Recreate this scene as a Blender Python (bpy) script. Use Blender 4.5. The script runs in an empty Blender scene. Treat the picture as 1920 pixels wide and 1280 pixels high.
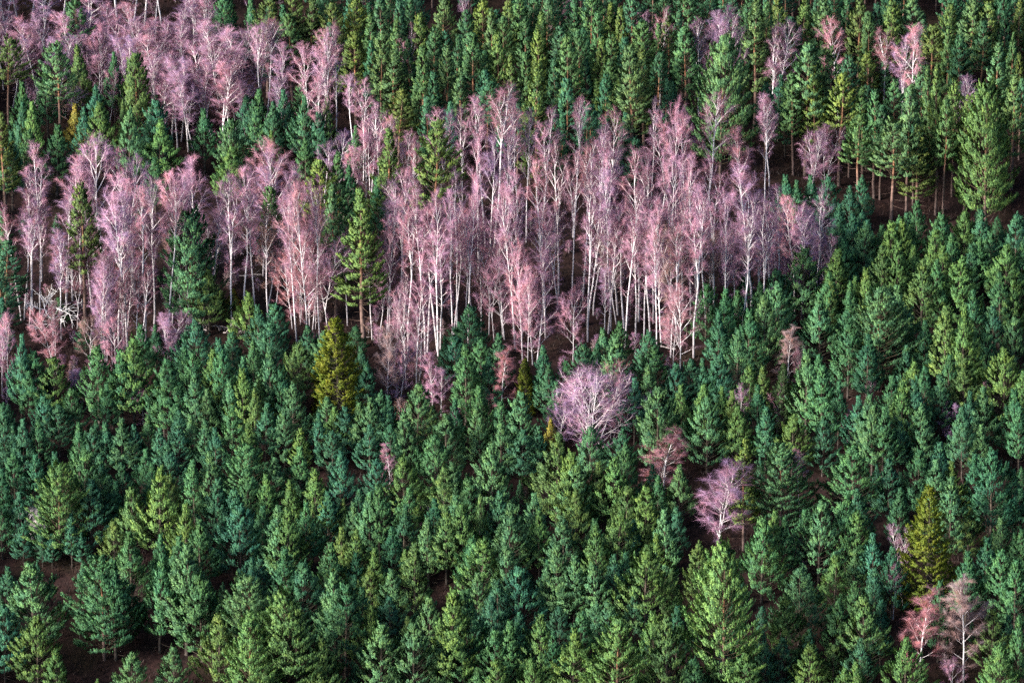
import bpy, math, random
import numpy as np
from mathutils import Vector

# ---------------------------------------------------------------- camera, light, exposure
scene = bpy.context.scene
COL = scene.collection
PITCH = math.radians(16.0)
DIST = 700.0
FPX = 9800.0                                    # focal length in photo pixels (photo is 1920 wide)
CAM = np.array((0.0, -DIST * math.cos(PITCH), DIST * math.sin(PITCH)))
cam_d = bpy.data.cameras.new('camera')
cam_d.sensor_width = 36.0
cam_d.lens = FPX / 1920.0 * 36.0
cam_d.clip_start = 1.0
cam_d.clip_end = 6000.0
cam = bpy.data.objects.new('camera', cam_d)
COL.objects.link(cam)
cam.location = Vector(CAM)
cam.rotation_euler = (math.pi / 2 - PITCH, 0, 0)
scene.camera = cam

SUN_TO = Vector((-0.80, -0.44, 0.46)).normalized()
SUN_STRENGTH, SUN_ANGLE, SKY_STRENGTH, EXPOSURE = 4.2, 22.0, 0.085, 2.15
world = bpy.data.worlds.new('World')
scene.world = world
world.use_nodes = True
wn = world.node_tree
sky = wn.nodes.new('ShaderNodeTexSky')
sky.sky_type = 'NISHITA'
sky.sun_disc = False
sky.sun_elevation = math.asin(SUN_TO.z)
sky.sun_rotation = math.atan2(SUN_TO.x, SUN_TO.y)
bgn = wn.nodes['Background']
bgn.inputs['Strength'].default_value = SKY_STRENGTH
wn.links.new(sky.outputs['Color'], bgn.inputs['Color'])
sun_d = bpy.data.lights.new('sun', 'SUN')
sun_d.energy = SUN_STRENGTH
sun_d.angle = math.radians(SUN_ANGLE)
sun_d.color = (1.0, 0.92, 0.83)
sun = bpy.data.objects.new('sun', sun_d)
COL.objects.link(sun)
sun.rotation_euler = (-SUN_TO).to_track_quat('-Z', 'Y').to_euler()
sun.location = (0, 0, 400)
scene.view_settings.view_transform = 'Standard'
scene.view_settings.look = 'None'
scene.view_settings.exposure = EXPOSURE
scene.view_settings.gamma = 1.0
scene.cycles.max_bounces = 4
scene.cycles.diffuse_bounces = 2
scene.cycles.glossy_bounces = 1
scene.cycles.transmission_bounces = 3
scene.cycles.use_denoising = False
scene.cycles.sample_clamp_indirect = 3.0

# ---------------------------------------------------------------- terrain
SLOPE = math.tan(math.radians(17.0))
def ground(x, y):
    """height of the hillside; works on floats and arrays"""
    x = np.asarray(x, float); y = np.asarray(y, float)
    hill = SLOPE * y
    top = SLOPE * 420 + 40 * np.tanh((y - 420) / 200)
    hill = np.where(y > 420, top, hill)
    und = 0.9 * np.sin(x * 0.055 + 1.3) * np.sin(y * 0.043 + 0.4) + 0.45 * np.sin(x * 0.13 + y * 0.09)
    near = 195 + (y + 673) * -0.55 + 4 * np.sin(x * 0.02)      # the slope the photographer stands on
    near = np.where(y < -673, 195.0 - (y + 673) * 0.05, near) - 4.0
    k = 12.0
    m = np.maximum(hill, near)
    valley = m + k * np.log(np.exp((hill - m) / k) + np.exp((near - m) / k))
    return valley + und

def pixel_ray(px, py):
    dx = (px - 960.0) / FPX; dy = (640.0 - py) / FPX
    c, s = math.cos(PITCH), math.sin(PITCH)
    d = np.array((dx, c + dy * s, -s + dy * c))
    return d                                   # per unit of depth along the axis
def project(p):
    v = np.asarray(p, float) - CAM
    c, s = math.cos(PITCH), math.sin(PITCH)
    depth = v[1] * c - v[2] * s
    up = v[1] * s + v[2] * c
    return 960 + FPX * v[0] / depth, 640 - FPX * up / depth, depth
def stand(px, py, hpx):
    """where on the ground a thing of hpx photo pixels in height stands if its top is at the pixel (px, py)"""
    d = pixel_ray(px, py)
    lo, hi = 400.0, 1400.0
    for _ in range(40):
        t = (lo + hi) / 2
        p = CAM + d * t
        h = hpx * t / FPX / math.cos(PITCH)
        if p[2] - h > ground(p[0], p[1]): lo = t
        else: hi = t
    h = hpx * lo / FPX / math.cos(PITCH)
    p = CAM + d * lo
    return np.array((p[0], p[1], float(ground(p[0], p[1])))), h, lo

# ---------------------------------------------------------------- materials
def new_mat(name):
    m = bpy.data.materials.new(name); m.use_nodes = True
    nt = m.node_tree; nt.nodes.clear()
    return m, nt, nt.nodes, nt.links
def foliage_material(name, translucent, lo, hi, warm, old=(1, 1, 1), new=(1, 1, 1)):
    m, nt, N, L = new_mat(name)
    out = N.new('ShaderNodeOutputMaterial')
    oi = N.new('ShaderNodeObjectInfo')
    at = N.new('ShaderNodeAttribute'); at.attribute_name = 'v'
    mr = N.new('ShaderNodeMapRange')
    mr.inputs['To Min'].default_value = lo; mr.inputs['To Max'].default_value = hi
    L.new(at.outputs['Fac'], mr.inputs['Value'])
    tc = N.new('ShaderNodeTexCoord')
    nz = N.new('ShaderNodeTexNoise'); nz.inputs['Scale'].default_value = 0.9; nz.inputs['Detail'].default_value = 2
    L.new(tc.outputs['Object'], nz.inputs['Vector'])
    tint = N.new('ShaderNodeMix'); tint.data_type = 'RGBA'; tint.blend_type = 'MULTIPLY'
    tint.inputs[0].default_value = 1.0
    rmp = N.new('ShaderNodeValToRGB')
    rmp.color_ramp.elements[0].position = 0.35; rmp.color_ramp.elements[0].color = (0.82, 0.97, 1.12, 1)
    rmp.color_ramp.elements[1].position = 0.68; rmp.color_ramp.elements[1].color = (*warm, 1)
    L.new(nz.outputs['Fac'], rmp.inputs['Fac'])
    ia = N.new('ShaderNodeAttribute'); ia.attribute_type = 'INSTANCER'; ia.attribute_name = 'tint'
    addc = N.new('ShaderNodeVectorMath'); addc.operation = 'ADD'
    L.new(oi.outputs['Color'], addc.inputs[0]); L.new(ia.outputs['Color'], addc.inputs[1])
    L.new(addc.outputs[0], tint.inputs[6]); L.new(rmp.outputs['Color'], tint.inputs[7])
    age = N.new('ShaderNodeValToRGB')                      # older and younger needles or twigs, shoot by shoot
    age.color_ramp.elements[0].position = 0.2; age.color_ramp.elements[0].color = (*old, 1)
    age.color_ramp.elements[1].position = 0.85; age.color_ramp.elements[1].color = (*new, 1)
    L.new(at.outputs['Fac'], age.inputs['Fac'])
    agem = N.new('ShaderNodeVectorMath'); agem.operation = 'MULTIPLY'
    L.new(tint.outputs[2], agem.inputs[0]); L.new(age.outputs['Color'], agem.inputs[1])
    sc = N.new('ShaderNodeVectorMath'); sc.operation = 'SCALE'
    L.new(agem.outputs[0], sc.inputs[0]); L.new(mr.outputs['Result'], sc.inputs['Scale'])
    pb = N.new('ShaderNodeBsdfPrincipled')
    pb.inputs['Roughness'].default_value = 0.6
    pb.inputs['Specular IOR Level'].default_value = 0.2
    L.new(sc.outputs[0], pb.inputs['Base Color'])
    tr = N.new('ShaderNodeBsdfTranslucent'); L.new(sc.outputs[0], tr.inputs['Color'])
    mx = N.new('ShaderNodeMixShader'); mx.inputs[0].default_value = translucent
    L.new(pb.outputs[0], mx.inputs[1]); L.new(tr.outputs[0], mx.inputs[2])
    L.new(mx.outputs[0], out.inputs['Surface'])
    return m
def bark_material(name, stops, scale, zs, rough=0.85, bump=0.4):
    """bark whose colour follows the attribute v (0 at the thick foot, 1 at thin wood), broken by noise"""
    m, nt, N, L = new_mat(name)
    out = N.new('ShaderNodeOutputMaterial')
    pb = N.new('ShaderNodeBsdfPrincipled'); pb.inputs['Roughness'].default_value = rough
    pb.inputs['Specular IOR Level'].default_value = 0.15
    at = N.new('ShaderNodeAttribute'); at.attribute_name = 'v'
    rp = N.new('ShaderNodeValToRGB')
    els = rp.color_ramp.elements
    while len(els) < len(stops): els.new(0.5)
    for e, (p, c) in zip(els, stops): e.position = p; e.color = (*c, 1)
    L.new(at.outputs['Fac'], rp.inputs['Fac'])
    tc = N.new('ShaderNodeTexCoord'); mp = N.new('ShaderNodeMapping')
    mp.inputs['Scale'].default_value = (scale, scale, scale * zs)
    L.new(tc.outputs['Object'], mp.inputs['Vector'])
    nz = N.new('ShaderNodeTexNoise'); nz.inputs['Scale'].default_value = 1.0; nz.inputs['Detail'].default_value = 4
    L.new(mp.outputs[0], nz.inputs['Vector'])
    r2 = N.new('ShaderNodeValToRGB')
    r2.color_ramp.elements[0].position = 0.36; r2.color_ramp.elements[0].color = (0.30, 0.28, 0.28, 1)
    r2.color_ramp.elements[1].position = 0.52; r2.color_ramp.elements[1].color = (1, 1, 1, 1)
    L.new(nz.outputs['Fac'], r2.inputs['Fac'])
    mx = N.new('ShaderNodeMix'); mx.data_type = 'RGBA'; mx.blend_type = 'MULTIPLY'; mx.inputs[0].default_value = 0.85
    L.new(rp.outputs['Color'], mx.inputs[6]); L.new(r2.outputs['Color'], mx.inputs[7])
    L.new(mx.outputs[2], pb.inputs['Base Color'])
    bp = N.new('ShaderNodeBump'); bp.inputs['Strength'].default_value = bump; bp.inputs['Distance'].default_value = 0.03
    L.new(nz.outputs['Fac'], bp.inputs['Height']); L.new(bp.outputs[0], pb.inputs['Normal'])
    L.new(pb.outputs[0], out.inputs['Surface'])
    return m
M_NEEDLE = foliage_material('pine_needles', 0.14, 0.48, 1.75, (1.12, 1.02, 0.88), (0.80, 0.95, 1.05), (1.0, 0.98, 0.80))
M_SPRUCE = foliage_material('spruce_needles', 0.18, 0.45, 1.5, (1.2, 1.0, 0.8))
M_TWIG = foliage_material('birch_twigs', 0.12, 0.65, 1.35, (1.12, 0.98, 0.92))
M_BIRCH = bark_material('birch_bark', [(0.0, (0.34, 0.31, 0.33)), (0.12, (0.58, 0.55, 0.57)), (0.6, (0.62, 0.57, 0.58)), (1.0, (0.62, 0.49, 0.50))], 2.2, 2.4)
M_PINE = bark_material('pine_bark', [(0.0, (0.10, 0.075, 0.07)), (0.38, (0.16, 0.10, 0.08)), (0.6, (0.27, 0.13, 0.07)), (0.8, (0.10, 0.075, 0.05)), (1.0, (0.10, 0.075, 0.05))], 3.0, 0.6)
M_PINE_YOUNG = bark_material('young_pine_bark', [(0.0, (0.06, 0.05, 0.045)), (0.5, (0.075, 0.06, 0.045)), (1.0, (0.06, 0.055, 0.04))], 3.0, 0.6)
M_DEAD = bark_material('bleached_wood', [(0.0, (0.40, 0.37, 0.37)), (1.0, (0.84, 0.82, 0.82))], 3.0, 0.5, bump=0.2)
M_GREYWOOD = bark_material('grey_dead_wood', [(0.0, (0.20, 0.17, 0.17)), (1.0, (0.40, 0.35, 0.34))], 3.0, 0.5, bump=0.2)

def ground_material():
    m, nt, N, L = new_mat('heath_ground')
    out = N.new('ShaderNodeOutputMaterial')
    pb = N.new('ShaderNodeBsdfPrincipled'); pb.inputs['Roughness'].default_value = 0.95
    pb.inputs['Specular IOR Level'].default_value = 0.1
    tc = N.new('ShaderNodeTexCoord')
    n1 = N.new('ShaderNodeTexNoise'); n1.inputs['Scale'].default_value = 0.12; n1.inputs['Detail'].default_value = 6
    n2 = N.new('ShaderNodeTexNoise'); n2.inputs['Scale'].default_value = 1.6; n2.inputs['Detail'].default_value = 8; n2.inputs['Roughness'].default_value = 0.7
    L.new(tc.outputs['Object'], n1.inputs['Vector']); L.new(tc.outputs['Object'], n2.inputs['Vector'])
    r1 = N.new('ShaderNodeValToRGB'); e = r1.color_ramp.elements
    e[0].position = 0.35; e[0].color = (0.010, 0.007, 0.007, 1)
    e[1].position = 0.68; e[1].color = (0.018, 0.014, 0.009, 1)
    x = e.new(0.5); x.color = (0.018, 0.010, 0.010, 1)
    L.new(n1.outputs['Fac'], r1.inputs['Fac'])
    r2 = N.new('ShaderNodeValToRGB'); e = r2.color_ramp.elements
    e[0].position = 0.3; e[0].color = (0.2, 0.2, 0.22, 1); e[1].position = 0.70; e[1].color = (1.7, 1.45, 1.35, 1)
    L.new(n2.outputs['Fac'], r2.inputs['Fac'])
    mx = N.new('ShaderNodeMix'); mx.data_type = 'RGBA'; mx.blend_type = 'MULTIPLY'; mx.inputs[0].default_value = 1
    L.new(r1.outputs['Color'], mx.inputs[6]); L.new(r2.outputs['Color'], mx.inputs[7])
    L.new(mx.outputs[2], pb.inputs['Base Color'])
    bp = N.new('ShaderNodeBump'); bp.inputs['Strength'].default_value = 1; bp.inputs['Distance'].default_value = 0.25
    L.new(n2.outputs['Fac'], bp.inputs['Height']); L.new(bp.outputs[0], pb.inputs['Normal'])
    L.new(pb.outputs[0], out.inputs['Surface'])
    return m
M_GROUND = ground_material()
M_HEATHER = foliage_material('heather_blades', 0.1, 0.5, 1.5, (1.15, 1.0, 0.8))
def rock_material():
    m, nt, N, L = new_mat('pale_rock')
    out = N.new('ShaderNodeOutputMaterial'); pb = N.new('ShaderNodeBsdfPrincipled'); pb.inputs['Roughness'].default_value = 0.9
    tc = N.new('ShaderNodeTexCoord'); nz = N.new('ShaderNodeTexNoise'); nz.inputs['Scale'].default_value = 3; nz.inputs['Detail'].default_value = 6
    L.new(tc.outputs['Object'], nz.inputs['Vector'])
    r = N.new('ShaderNodeValToRGB'); e = r.color_ramp.elements
    e[0].position = 0.4; e[0].color = (0.10, 0.09, 0.09, 1); e[1].position = 0.6; e[1].color = (0.42, 0.37, 0.36, 1)
    L.new(nz.outputs['Fac'], r.inputs['Fac']); L.new(r.outputs['Color'], pb.inputs['Base Color']); L.new(pb.outputs[0], out.inputs['Surface'])
    return m
M_ROCK = rock_material()

# ---------------------------------------------------------------- mesh helpers
def unit(a):
    return a / np.maximum(np.linalg.norm(a, axis=-1, keepdims=True), 1e-9)
class MB:
    """collects tubes, blades and ribbons into one mesh, with a float v on each vertex"""
    def __init__(s): s.V = []; s.v = []; s.T = []; s.Q = []; s.n = 0; s.N = []
    def tube(s, P, R, sides, v):
        P = np.asarray(P, float); n = len(P)
        T = unit(np.gradient(P, axis=0))
        ref = np.array((0.31, 0.95, 0.05)) if abs(T[0][2]) > 0.7 else np.array((0.1, 0.05, 1.0))
        A = unit(np.cross(T, ref)); B = np.cross(T, A)
        a = np.linspace(0, 2 * math.pi, sides, endpoint=False)
        R = np.asarray(R, float)
        ring = P[:, None, :] + R[:, None, None] * (np.cos(a)[None, :, None] * A[:, None, :] + np.sin(a)[None, :, None] * B[:, None, :])
        s.V.append(ring.reshape(-1, 3)); s.v.append(np.repeat(np.broadcast_to(v, (n,)), sides))
        i = np.arange(n - 1)[:, None] * sides; j = np.arange(sides)[None, :]; k = (j + 1) % sides
        s.Q.append((np.stack((i + j, i + k, i + sides + k, i + sides + j), -1).reshape(-1, 4)) + s.n)
        s.n += n * sides
    def tris(s, V, v):
        """V (n,3,3), v (n,) or (n,3)"""
        n = len(V)
        s.V.append(V.reshape(-1, 3)); s.v.append(np.repeat(v, 3) if v.ndim == 1 else v.reshape(-1))
        s.T.append(np.arange(n * 3).reshape(-1, 3) + s.n); s.n += n * 3
    def quads(s, V, v):
        n = len(V)
        s.V.append(V.reshape(-1, 3)); s.v.append(np.repeat(v, 4) if v.ndim == 1 else v.reshape(-1))
        s.Q.append(np.arange(n * 4).reshape(-1, 4) + s.n); s.n += n * 4
    def mesh(s, name, mat, smooth=False):
        V = np.concatenate(s.V).astype(np.float32); v = np.concatenate(s.v).astype(np.float32)
        T = np.concatenate(s.T) if s.T else np.zeros((0, 3), int)
        Q = np.concatenate(s.Q) if s.Q else np.zeros((0, 4), int)
        me = bpy.data.meshes.new(name)
        me.vertices.add(len(V)); me.vertices.foreach_set('co', V.ravel())
        nl = len(T) * 3 + len(Q) * 4
        me.loops.add(nl); me.loops.foreach_set('vertex_index', np.concatenate((T.ravel(), Q.ravel())).astype(np.int32))
        me.polygons.add(len(T) + len(Q))
        st = np.concatenate((np.arange(len(T)) * 3, len(T) * 3 + np.arange(len(Q)) * 4)).astype(np.int32)
        me.polygons.foreach_set('loop_start', st)
        me.polygons.foreach_set('loop_total', np.concatenate((np.full(len(T), 3), np.full(len(Q), 4))).astype(np.int32))
        if smooth: me.polygons.foreach_set('use_smooth', np.ones(len(T) + len(Q), bool))
        me.update(calc_edges=True)
        at = me.attributes.new('v', 'FLOAT', 'POINT'); at.data.foreach_set('value', v)
        me.materials.append(mat)
        if s.N: me.normals_split_custom_set_from_vertices(np.concatenate(s.N).astype(np.float32).tolist())
        return me

def brushes(mb, rng, P, D, L, k, blade, width, spread, v, centre=None):
    """needle brushes: k thin blades round each shoot that starts at P and runs L along D"""
    n = len(P)
    P = np.repeat(P, k, 0); D = np.repeat(unit(D), k, 0); L = np.repeat(L, k); v = np.repeat(v, k)
    s = rng.random(n * k)
    rnd = unit(rng.normal(size=(n * k, 3)))
    side = unit(np.cross(D, rnd))
    base = P + D * (s * L)[:, None]
    sp = spread * (1.15 - 0.55 * s)
    bd = unit(D * np.cos(sp)[:, None] + side * np.sin(sp)[:, None])
    bl = blade * (0.75 + 0.5 * rng.random(n * k))
    w = unit(np.cross(bd, unit(rng.normal(size=(n * k, 3))))) * (width * (0.7 + 0.6 * rng.random(n * k)))[:, None]
    tip = base + bd * bl[:, None]
    tri = np.stack((base - w * 0.5 + bd * (bl * 0.15)[:, None], base + w * 0.5 + bd * (bl * 0.15)[:, None], tip), 1)
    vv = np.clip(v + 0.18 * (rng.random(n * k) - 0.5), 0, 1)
    # leaf normals follow the rounded surface of the spray, as a dense tuft of needles shades
    out = base - centre(base) if centre else D
    out[:, 2] *= 0.35
    nrm = unit(unit(out) * 0.70 + bd * 0.45 + np.array((0, 0, 0.40)) + side * 0.40)
    ng = np.cross(tri[:, 1] - tri[:, 0], tri[:, 2] - tri[:, 0])
    flip = (ng * nrm).sum(1) < 0
    tri[flip] = tri[flip][:, (1, 0, 2)]
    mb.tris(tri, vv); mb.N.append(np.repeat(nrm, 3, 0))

# ---------------------------------------------------------------- tree templates (trunk mesh, crown mesh, height, crown width)
def conifer(seed, H, W, base, power, spacing, per, el0, el1, curl, blen, k, blade, bw, spread, gap=0.0, shoots=1.0, trunk_r=None, lean=0.15, mat=None, droop=0.0, twin=False, vbias=0.0, fill=0.45, dead=0, bark=None, up0=0.35):
    rng = np.random.default_rng(seed)
    tk = MB(); cr = MB()
    n = 9
    t = np.linspace(0, 1, n)
    off = np.cumsum(rng.normal(size=(n, 2)) * lean * H * 0.012, 0); off -= off[0]
    P = np.column_stack((off, t * H * 0.985)); P[0, 2] = -0.4
    r0 = trunk_r or H * 0.0115
    tk.tube(P, r0 * (1 - t) ** 0.8 + 0.018, 7, t * 0.95 + 0.02)
    def axis(z):
        return np.array((np.interp(z, P[:, 2], P[:, 0]), np.interp(z, P[:, 2], P[:, 1]), z))
    zb = base * H
    lob = rng.random(4) * 6.28
    SP, SD, SL, SV = [], [], [], []
    z = zb
    az0 = rng.random() * 6.28
    while z < H * 0.975:
        u = (z - zb) / (H - zb)
        prof = (1 - u) ** power * (0.84 + 0.16 * min(1, u / 0.15)) + 0.02
        nb = max(3, int(round(per * (0.75 + 0.35 * (1 - u)) + rng.normal() * 0.6)))
        az0 += 0.9 + rng.random()
        for b in range(nb):
            if rng.random() < gap * (1 - u) : continue
            az = az0 + b * 6.283 / nb + rng.normal() * 0.22
            f = 0.86 + 0.16 * math.sin(az * 2 + lob[0] + u * 3) + 0.10 * math.sin(az + lob[1]) + rng.normal() * 0.15
            r = max(0.12, W / 2 * prof * f)
            el = el0 + (el1 - el0) * u + rng.normal() * 0.09
            a0 = axis(z + rng.normal() * spacing * 0.2)
            h = np.array((math.cos(az), math.sin(az), 0)); side = np.array((-h[1], h[0], 0))
            m = 6
            s = np.linspace(0, 1, m)
            rise = r * (math.tan(el) * s + curl * s ** 2 - droop * np.sin(s * math.pi) * 0.5)
            B = a0 + h * (r * s)[:, None] + np.array((0, 0, 1)) * rise[:, None] + side * (rng.normal() * 0.06 * r * s ** 2)[:, None]
            (cr if False else tk).tube(B, (0.008 + 0.011 * r) * (1.15 - s), 3, 0.85)
            tan = unit(np.gradient(B, axis=0))
            ns = max(3, int((2.0 + 4.6 * r) * shoots))
            q = fill + (1 - fill) * np.sqrt(rng.random(ns)); q[0] = 1.0
            for j in range(ns):
                i = min(m - 2, int(q[j] * (m - 1))); fr = q[j] * (m - 1) - i
                p = B[i] * (1 - fr) + B[i + 1] * fr
                tg = tan[min(m - 1, int(round(q[j] * (m - 1))))]
                sgn = 1 if rng.random() < 0.5 else -1
                lat = rng.random() * (0.12 + 0.42 * r * (1.08 - q[j])) * (0 if j == 0 else 1)
                p = p + side * sgn * lat + h * lat * 0.35 + np.array((0, 0, 1)) * (lat * 0.18 + rng.normal() * 0.05)
                d = tg + side * sgn * (0.55 * rng.random() if j else 0.0) + np.array((0, 0, 1)) * (up0 + 0.5 * u + 0.25 * rng.random()) * (1 if droop == 0 else 0.1) + rng.normal(size=3) * 0.16
                SP.append(p); SD.append(d); SL.append(blen * (0.7 + 0.6 * rng.random()) * (1 - 0.45 * u ** 2))
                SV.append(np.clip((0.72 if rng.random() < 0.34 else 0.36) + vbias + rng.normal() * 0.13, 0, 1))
        z += spacing * (0.85 + 0.3 * rng.random()) * (1 - 0.25 * u)
    # leader
    for j in range(11):
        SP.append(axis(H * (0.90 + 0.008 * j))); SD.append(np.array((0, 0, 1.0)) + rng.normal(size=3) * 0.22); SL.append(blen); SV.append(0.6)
    for j in range(dead):                                # bare snags under the crown
        z = H * base * (0.35 + 0.65 * rng.random()); az = rng.random() * 6.28
        h = np.array((math.cos(az), math.sin(az), -0.15)); a0 = axis(z); L = W * (0.12 + 0.25 * rng.random())
        tk.tube(np.array((a0, a0 + h * L * 0.5, a0 + h * L + np.array((0, 0, 0.1)))), np.array((0.03, 0.02, 0.008)), 3, 0.3)
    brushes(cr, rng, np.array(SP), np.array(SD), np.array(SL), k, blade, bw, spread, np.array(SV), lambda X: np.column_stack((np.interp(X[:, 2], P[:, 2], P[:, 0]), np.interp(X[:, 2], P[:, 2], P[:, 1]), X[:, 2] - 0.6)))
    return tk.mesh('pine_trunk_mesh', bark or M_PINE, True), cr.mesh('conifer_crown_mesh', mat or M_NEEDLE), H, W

def curve_limb(rng, p0, d0, L, up, n, wob):
    P = [np.array(p0, float)]; d = unit(np.array(d0, float))
    for i in range(n):
        d = unit(d + np.array((0, 0, up)) / n + rng.normal(size=3) * wob / math.sqrt(n))
        P.append(P[-1] + d * L / n)
    return np.array(P)

def birch(seed, H, W, cs, forks=0, stems=1, dens=1.0, low=4, trunk_r=None, ang=(44, 14), limb=1.0, taper=0.55):
    rng = np.random.default_rng(seed)
    tk = MB(); cr = MB()
    r0 = trunk_r or (0.03 + H * 0.0050)
    TB, TD, TL, TV = [], [], [], []
    def twigs_on(P, f0, f1, step, length, out=0.7):
        seg = np.linalg.norm(np.diff(P, axis=0), axis=1); L = seg.sum()
        n = max(1, int(L * (f1 - f0) / step * dens * 3.0))
        q = f0 + (f1 - f0) * rng.random(n)
        cum = np.concatenate(((0,), np.cumsum(seg))) / L
        X = np.stack([np.interp(q, cum, P[:, c]) for c in range(3)], 1)
        tg = unit(P[-1] - P[0])
        D = unit(tg[None, :] * 1.0 + rng.normal(size=(n, 3)) * out * 0.62 + np.array((0, 0, 0.20)))
        TB.append(X); TD.append(D); TL.append(length * (0.55 + 0.8 * rng.random(n))); TV.append(np.clip(0.45 + rng.normal(size=n) * 0.2, 0, 1))
    def branch(p, d, L, r, lvl):
        n = 5 if lvl == 1 else 4
        P = curve_limb(rng, p, d, L, 0.35 if lvl == 1 else -0.05, n, 0.20 if lvl == 1 else 0.34)
        s = np.linspace(0, 1, n + 1)
        tk.tube(P, r * (1 - 0.85 * s) + 0.006, 4 if lvl == 1 else 3, np.clip(0.25 + 0.3 * lvl + 0.35 * s - 6 * r, 0, 1))
        if lvl == 1:
            m = max(2, int(L * 1.9))
            for j in range(m):
                q = 0.22 + 0.78 * (j + rng.random()) / m
                i = min(n - 1, int(q * n)); x = P[i] + (P[i + 1] - P[i]) * (q * n - i)
                tg = unit(P[i + 1] - P[i])
                sd = unit(np.cross(tg, rng.normal(size=3)))
                branch(x, tg + sd * (0.55 + 0.3 * rng.random()) + np.array((0, 0, 0.25)), (0.30 * L * (1.15 - q) + 0.55) * (0.8 + 0.4 * rng.random()), r * 0.42, 2)
            twigs_on(P, 0.40, 1.0, 0.11, 0.9)
        else:
            twigs_on(P, 0.12, 1.0, 0.085, 0.85)
    def stem(p0, d0, L, r, z0, z1, top_of):
        n = 9
        P = curve_limb(rng, p0, d0, L, 0.25, n, 0.10)
        s = np.linspace(0, 1, n + 1)
        zr = P[:, 2] / H
        tk.tube(P, r * (1 - s) ** 0.85 + 0.012, 7, np.clip(zr * 0.5, 0, 0.6))
        span = L * (1 - z0)
        m = max(5, int(span * 1.55))
        az = rng.random() * 6.28
        for j in range(m):
            u = (j + rng.random() * 0.8) / m
            q = z0 + (1 - z0) * u * 0.97
            i = min(n - 1, int(q * n)); x = P[i] + (P[i + 1] - P[i]) * (q * n - i)
            az += 2.4 + rng.normal() * 0.5
            uz = np.clip((x[2] - cs * H) / (H * (1 - cs)), 0, 1)
            a = math.radians(ang[0] + (ang[1] - ang[0]) * uz) * (1 + rng.normal() * 0.12)
            prof = (1 - uz) ** taper * (0.62 + 0.38 * min(1, uz / 0.25)) + 0.10
            Lb = W / 2 * top_of * prof / math.sin(a) * (0.8 + 0.35 * rng.random())
            Lb = min(Lb, (H - x[2]) * 0.72 / math.cos(a) + 0.35)
            tg = unit(P[i + 1] - P[i])
            d = np.array((math.cos(az), math.sin(az), 0)) * math.sin(a) + tg * math.cos(a)
            branch(x, d, max(0.5, Lb), (0.016 + 0.0120 * Lb ** 0.8) * limb, 1)
        twigs_on(P, 0.82, 1.0, 0.05, 0.7)
        return P
    for k in range(stems):
        az = rng.random() * 6.28 + k * 6.283 / stems
        tilt = 0.05 if stems == 1 else 0.09 + 0.07 * rng.random()
        p0 = np.array((math.cos(az), math.sin(az), 0)) * (0 if stems == 1 else 0.22) + np.array((0, 0, -0.4))
        d0 = np.array((math.cos(az) * tilt, math.sin(az) * tilt, 1))
        hh = H if k == 0 else H * (0.78 + 0.2 * rng.random())
        if forks:
            fz = cs * (0.75 + 0.35 * rng.random())
            P = curve_limb(rng, p0, d0, hh * fz + 0.4, 0.1, 6, 0.07)
            s = np.linspace(0, 1, 7)
            tk.tube(P, r0 * (1 - 0.32 * s), 8, np.clip(P[:, 2] / H * 0.5, 0, 0.6))
            for f in range(forks + 1):
                a2 = az + f * 6.283 / (forks + 1) + rng.normal() * 0.3
                tl = 0.06 + 0.11 * rng.random()
                stem(P[-1] - np.array((0, 0, 0.05)), np.array((math.cos(a2) * tl, math.sin(a2) * tl, 1)), hh * (1 - fz) * (1 if f == 0 else 0.72 + 0.25 * rng.random()), r0 * (0.66 if f == 0 else 0.5), 0.08, 1, 0.72)
        else:
            stem(p0, d0, hh + 0.4, r0 * (1 if k == 0 else 0.8), cs, 1, 1.0 if stems == 1 else 0.75)
    for j in range(low):                                  # thin bare branches on the lower bole
        z = H * cs * (0.3 + 0.7 * rng.random()); az = rng.random() * 6.28
        d = np.array((math.cos(az), math.sin(az), 0.75))
        branch(np.array((0, 0, z)), d, 0.8 + W * 0.16 * rng.random(), 0.022, 2)
    B = np.concatenate(TB); D = np.concatenate(TD); L = np.concatenate(TL); v = np.concatenate(TV)
    n = len(B)
    w = unit(np.cross(D, unit(rng.normal(size=(n, 3))))) * (0.0068 * (0.7 + 0.6 * rng.random(n)))[:, None]
    D2 = unit(D + np.array((0, 0, -0.75)) + rng.normal(size=(n, 3)) * 0.15)
    m1 = B + D * (L * 0.45)[:, None]; m2 = m1 + D2 * (L * 0.55)[:, None]
    ax = np.column_stack((np.zeros(n), np.zeros(n), B[:, 2] - 0.8))
    out = B - ax; nrm = unit(unit(out) * 0.6 + np.array((0, 0, 0.5)) + rng.normal(size=(n, 3)) * 0.28)
    X = B + D * (L * 0.4)[:, None]; D3 = unit(D * 0.6 + rng.normal(size=(n, 3)) * 0.6 + np.array((0, 0, -0.2)))
    for V in (np.stack((B - w, B + w, m1 + w * 0.8, m1 - w * 0.8), 1), np.stack((m1 - w * 0.8, m1 + w * 0.8, m2), 1), np.stack((X - w * 0.8, X + w * 0.8, X + D3 * (L * 0.5)[:, None]), 1)):
        ng = np.cross(V[:, 1] - V[:, 0], V[:, 2] - V[:, 0]); flip = (ng * nrm).sum(1) < 0
        if V.shape[1] == 4: V[flip] = V[flip][:, (1, 0, 3, 2)]; cr.quads(V, v)
        else: V[flip] = V[flip][:, (1, 0, 2)]; cr.tris(V, v)
        cr.N.append(np.repeat(nrm, V.shape[1], 0))
    return tk.mesh('birch_trunk_mesh', M_BIRCH, True), cr.mesh('birch_crown_mesh', M_TWIG), H, W
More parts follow.
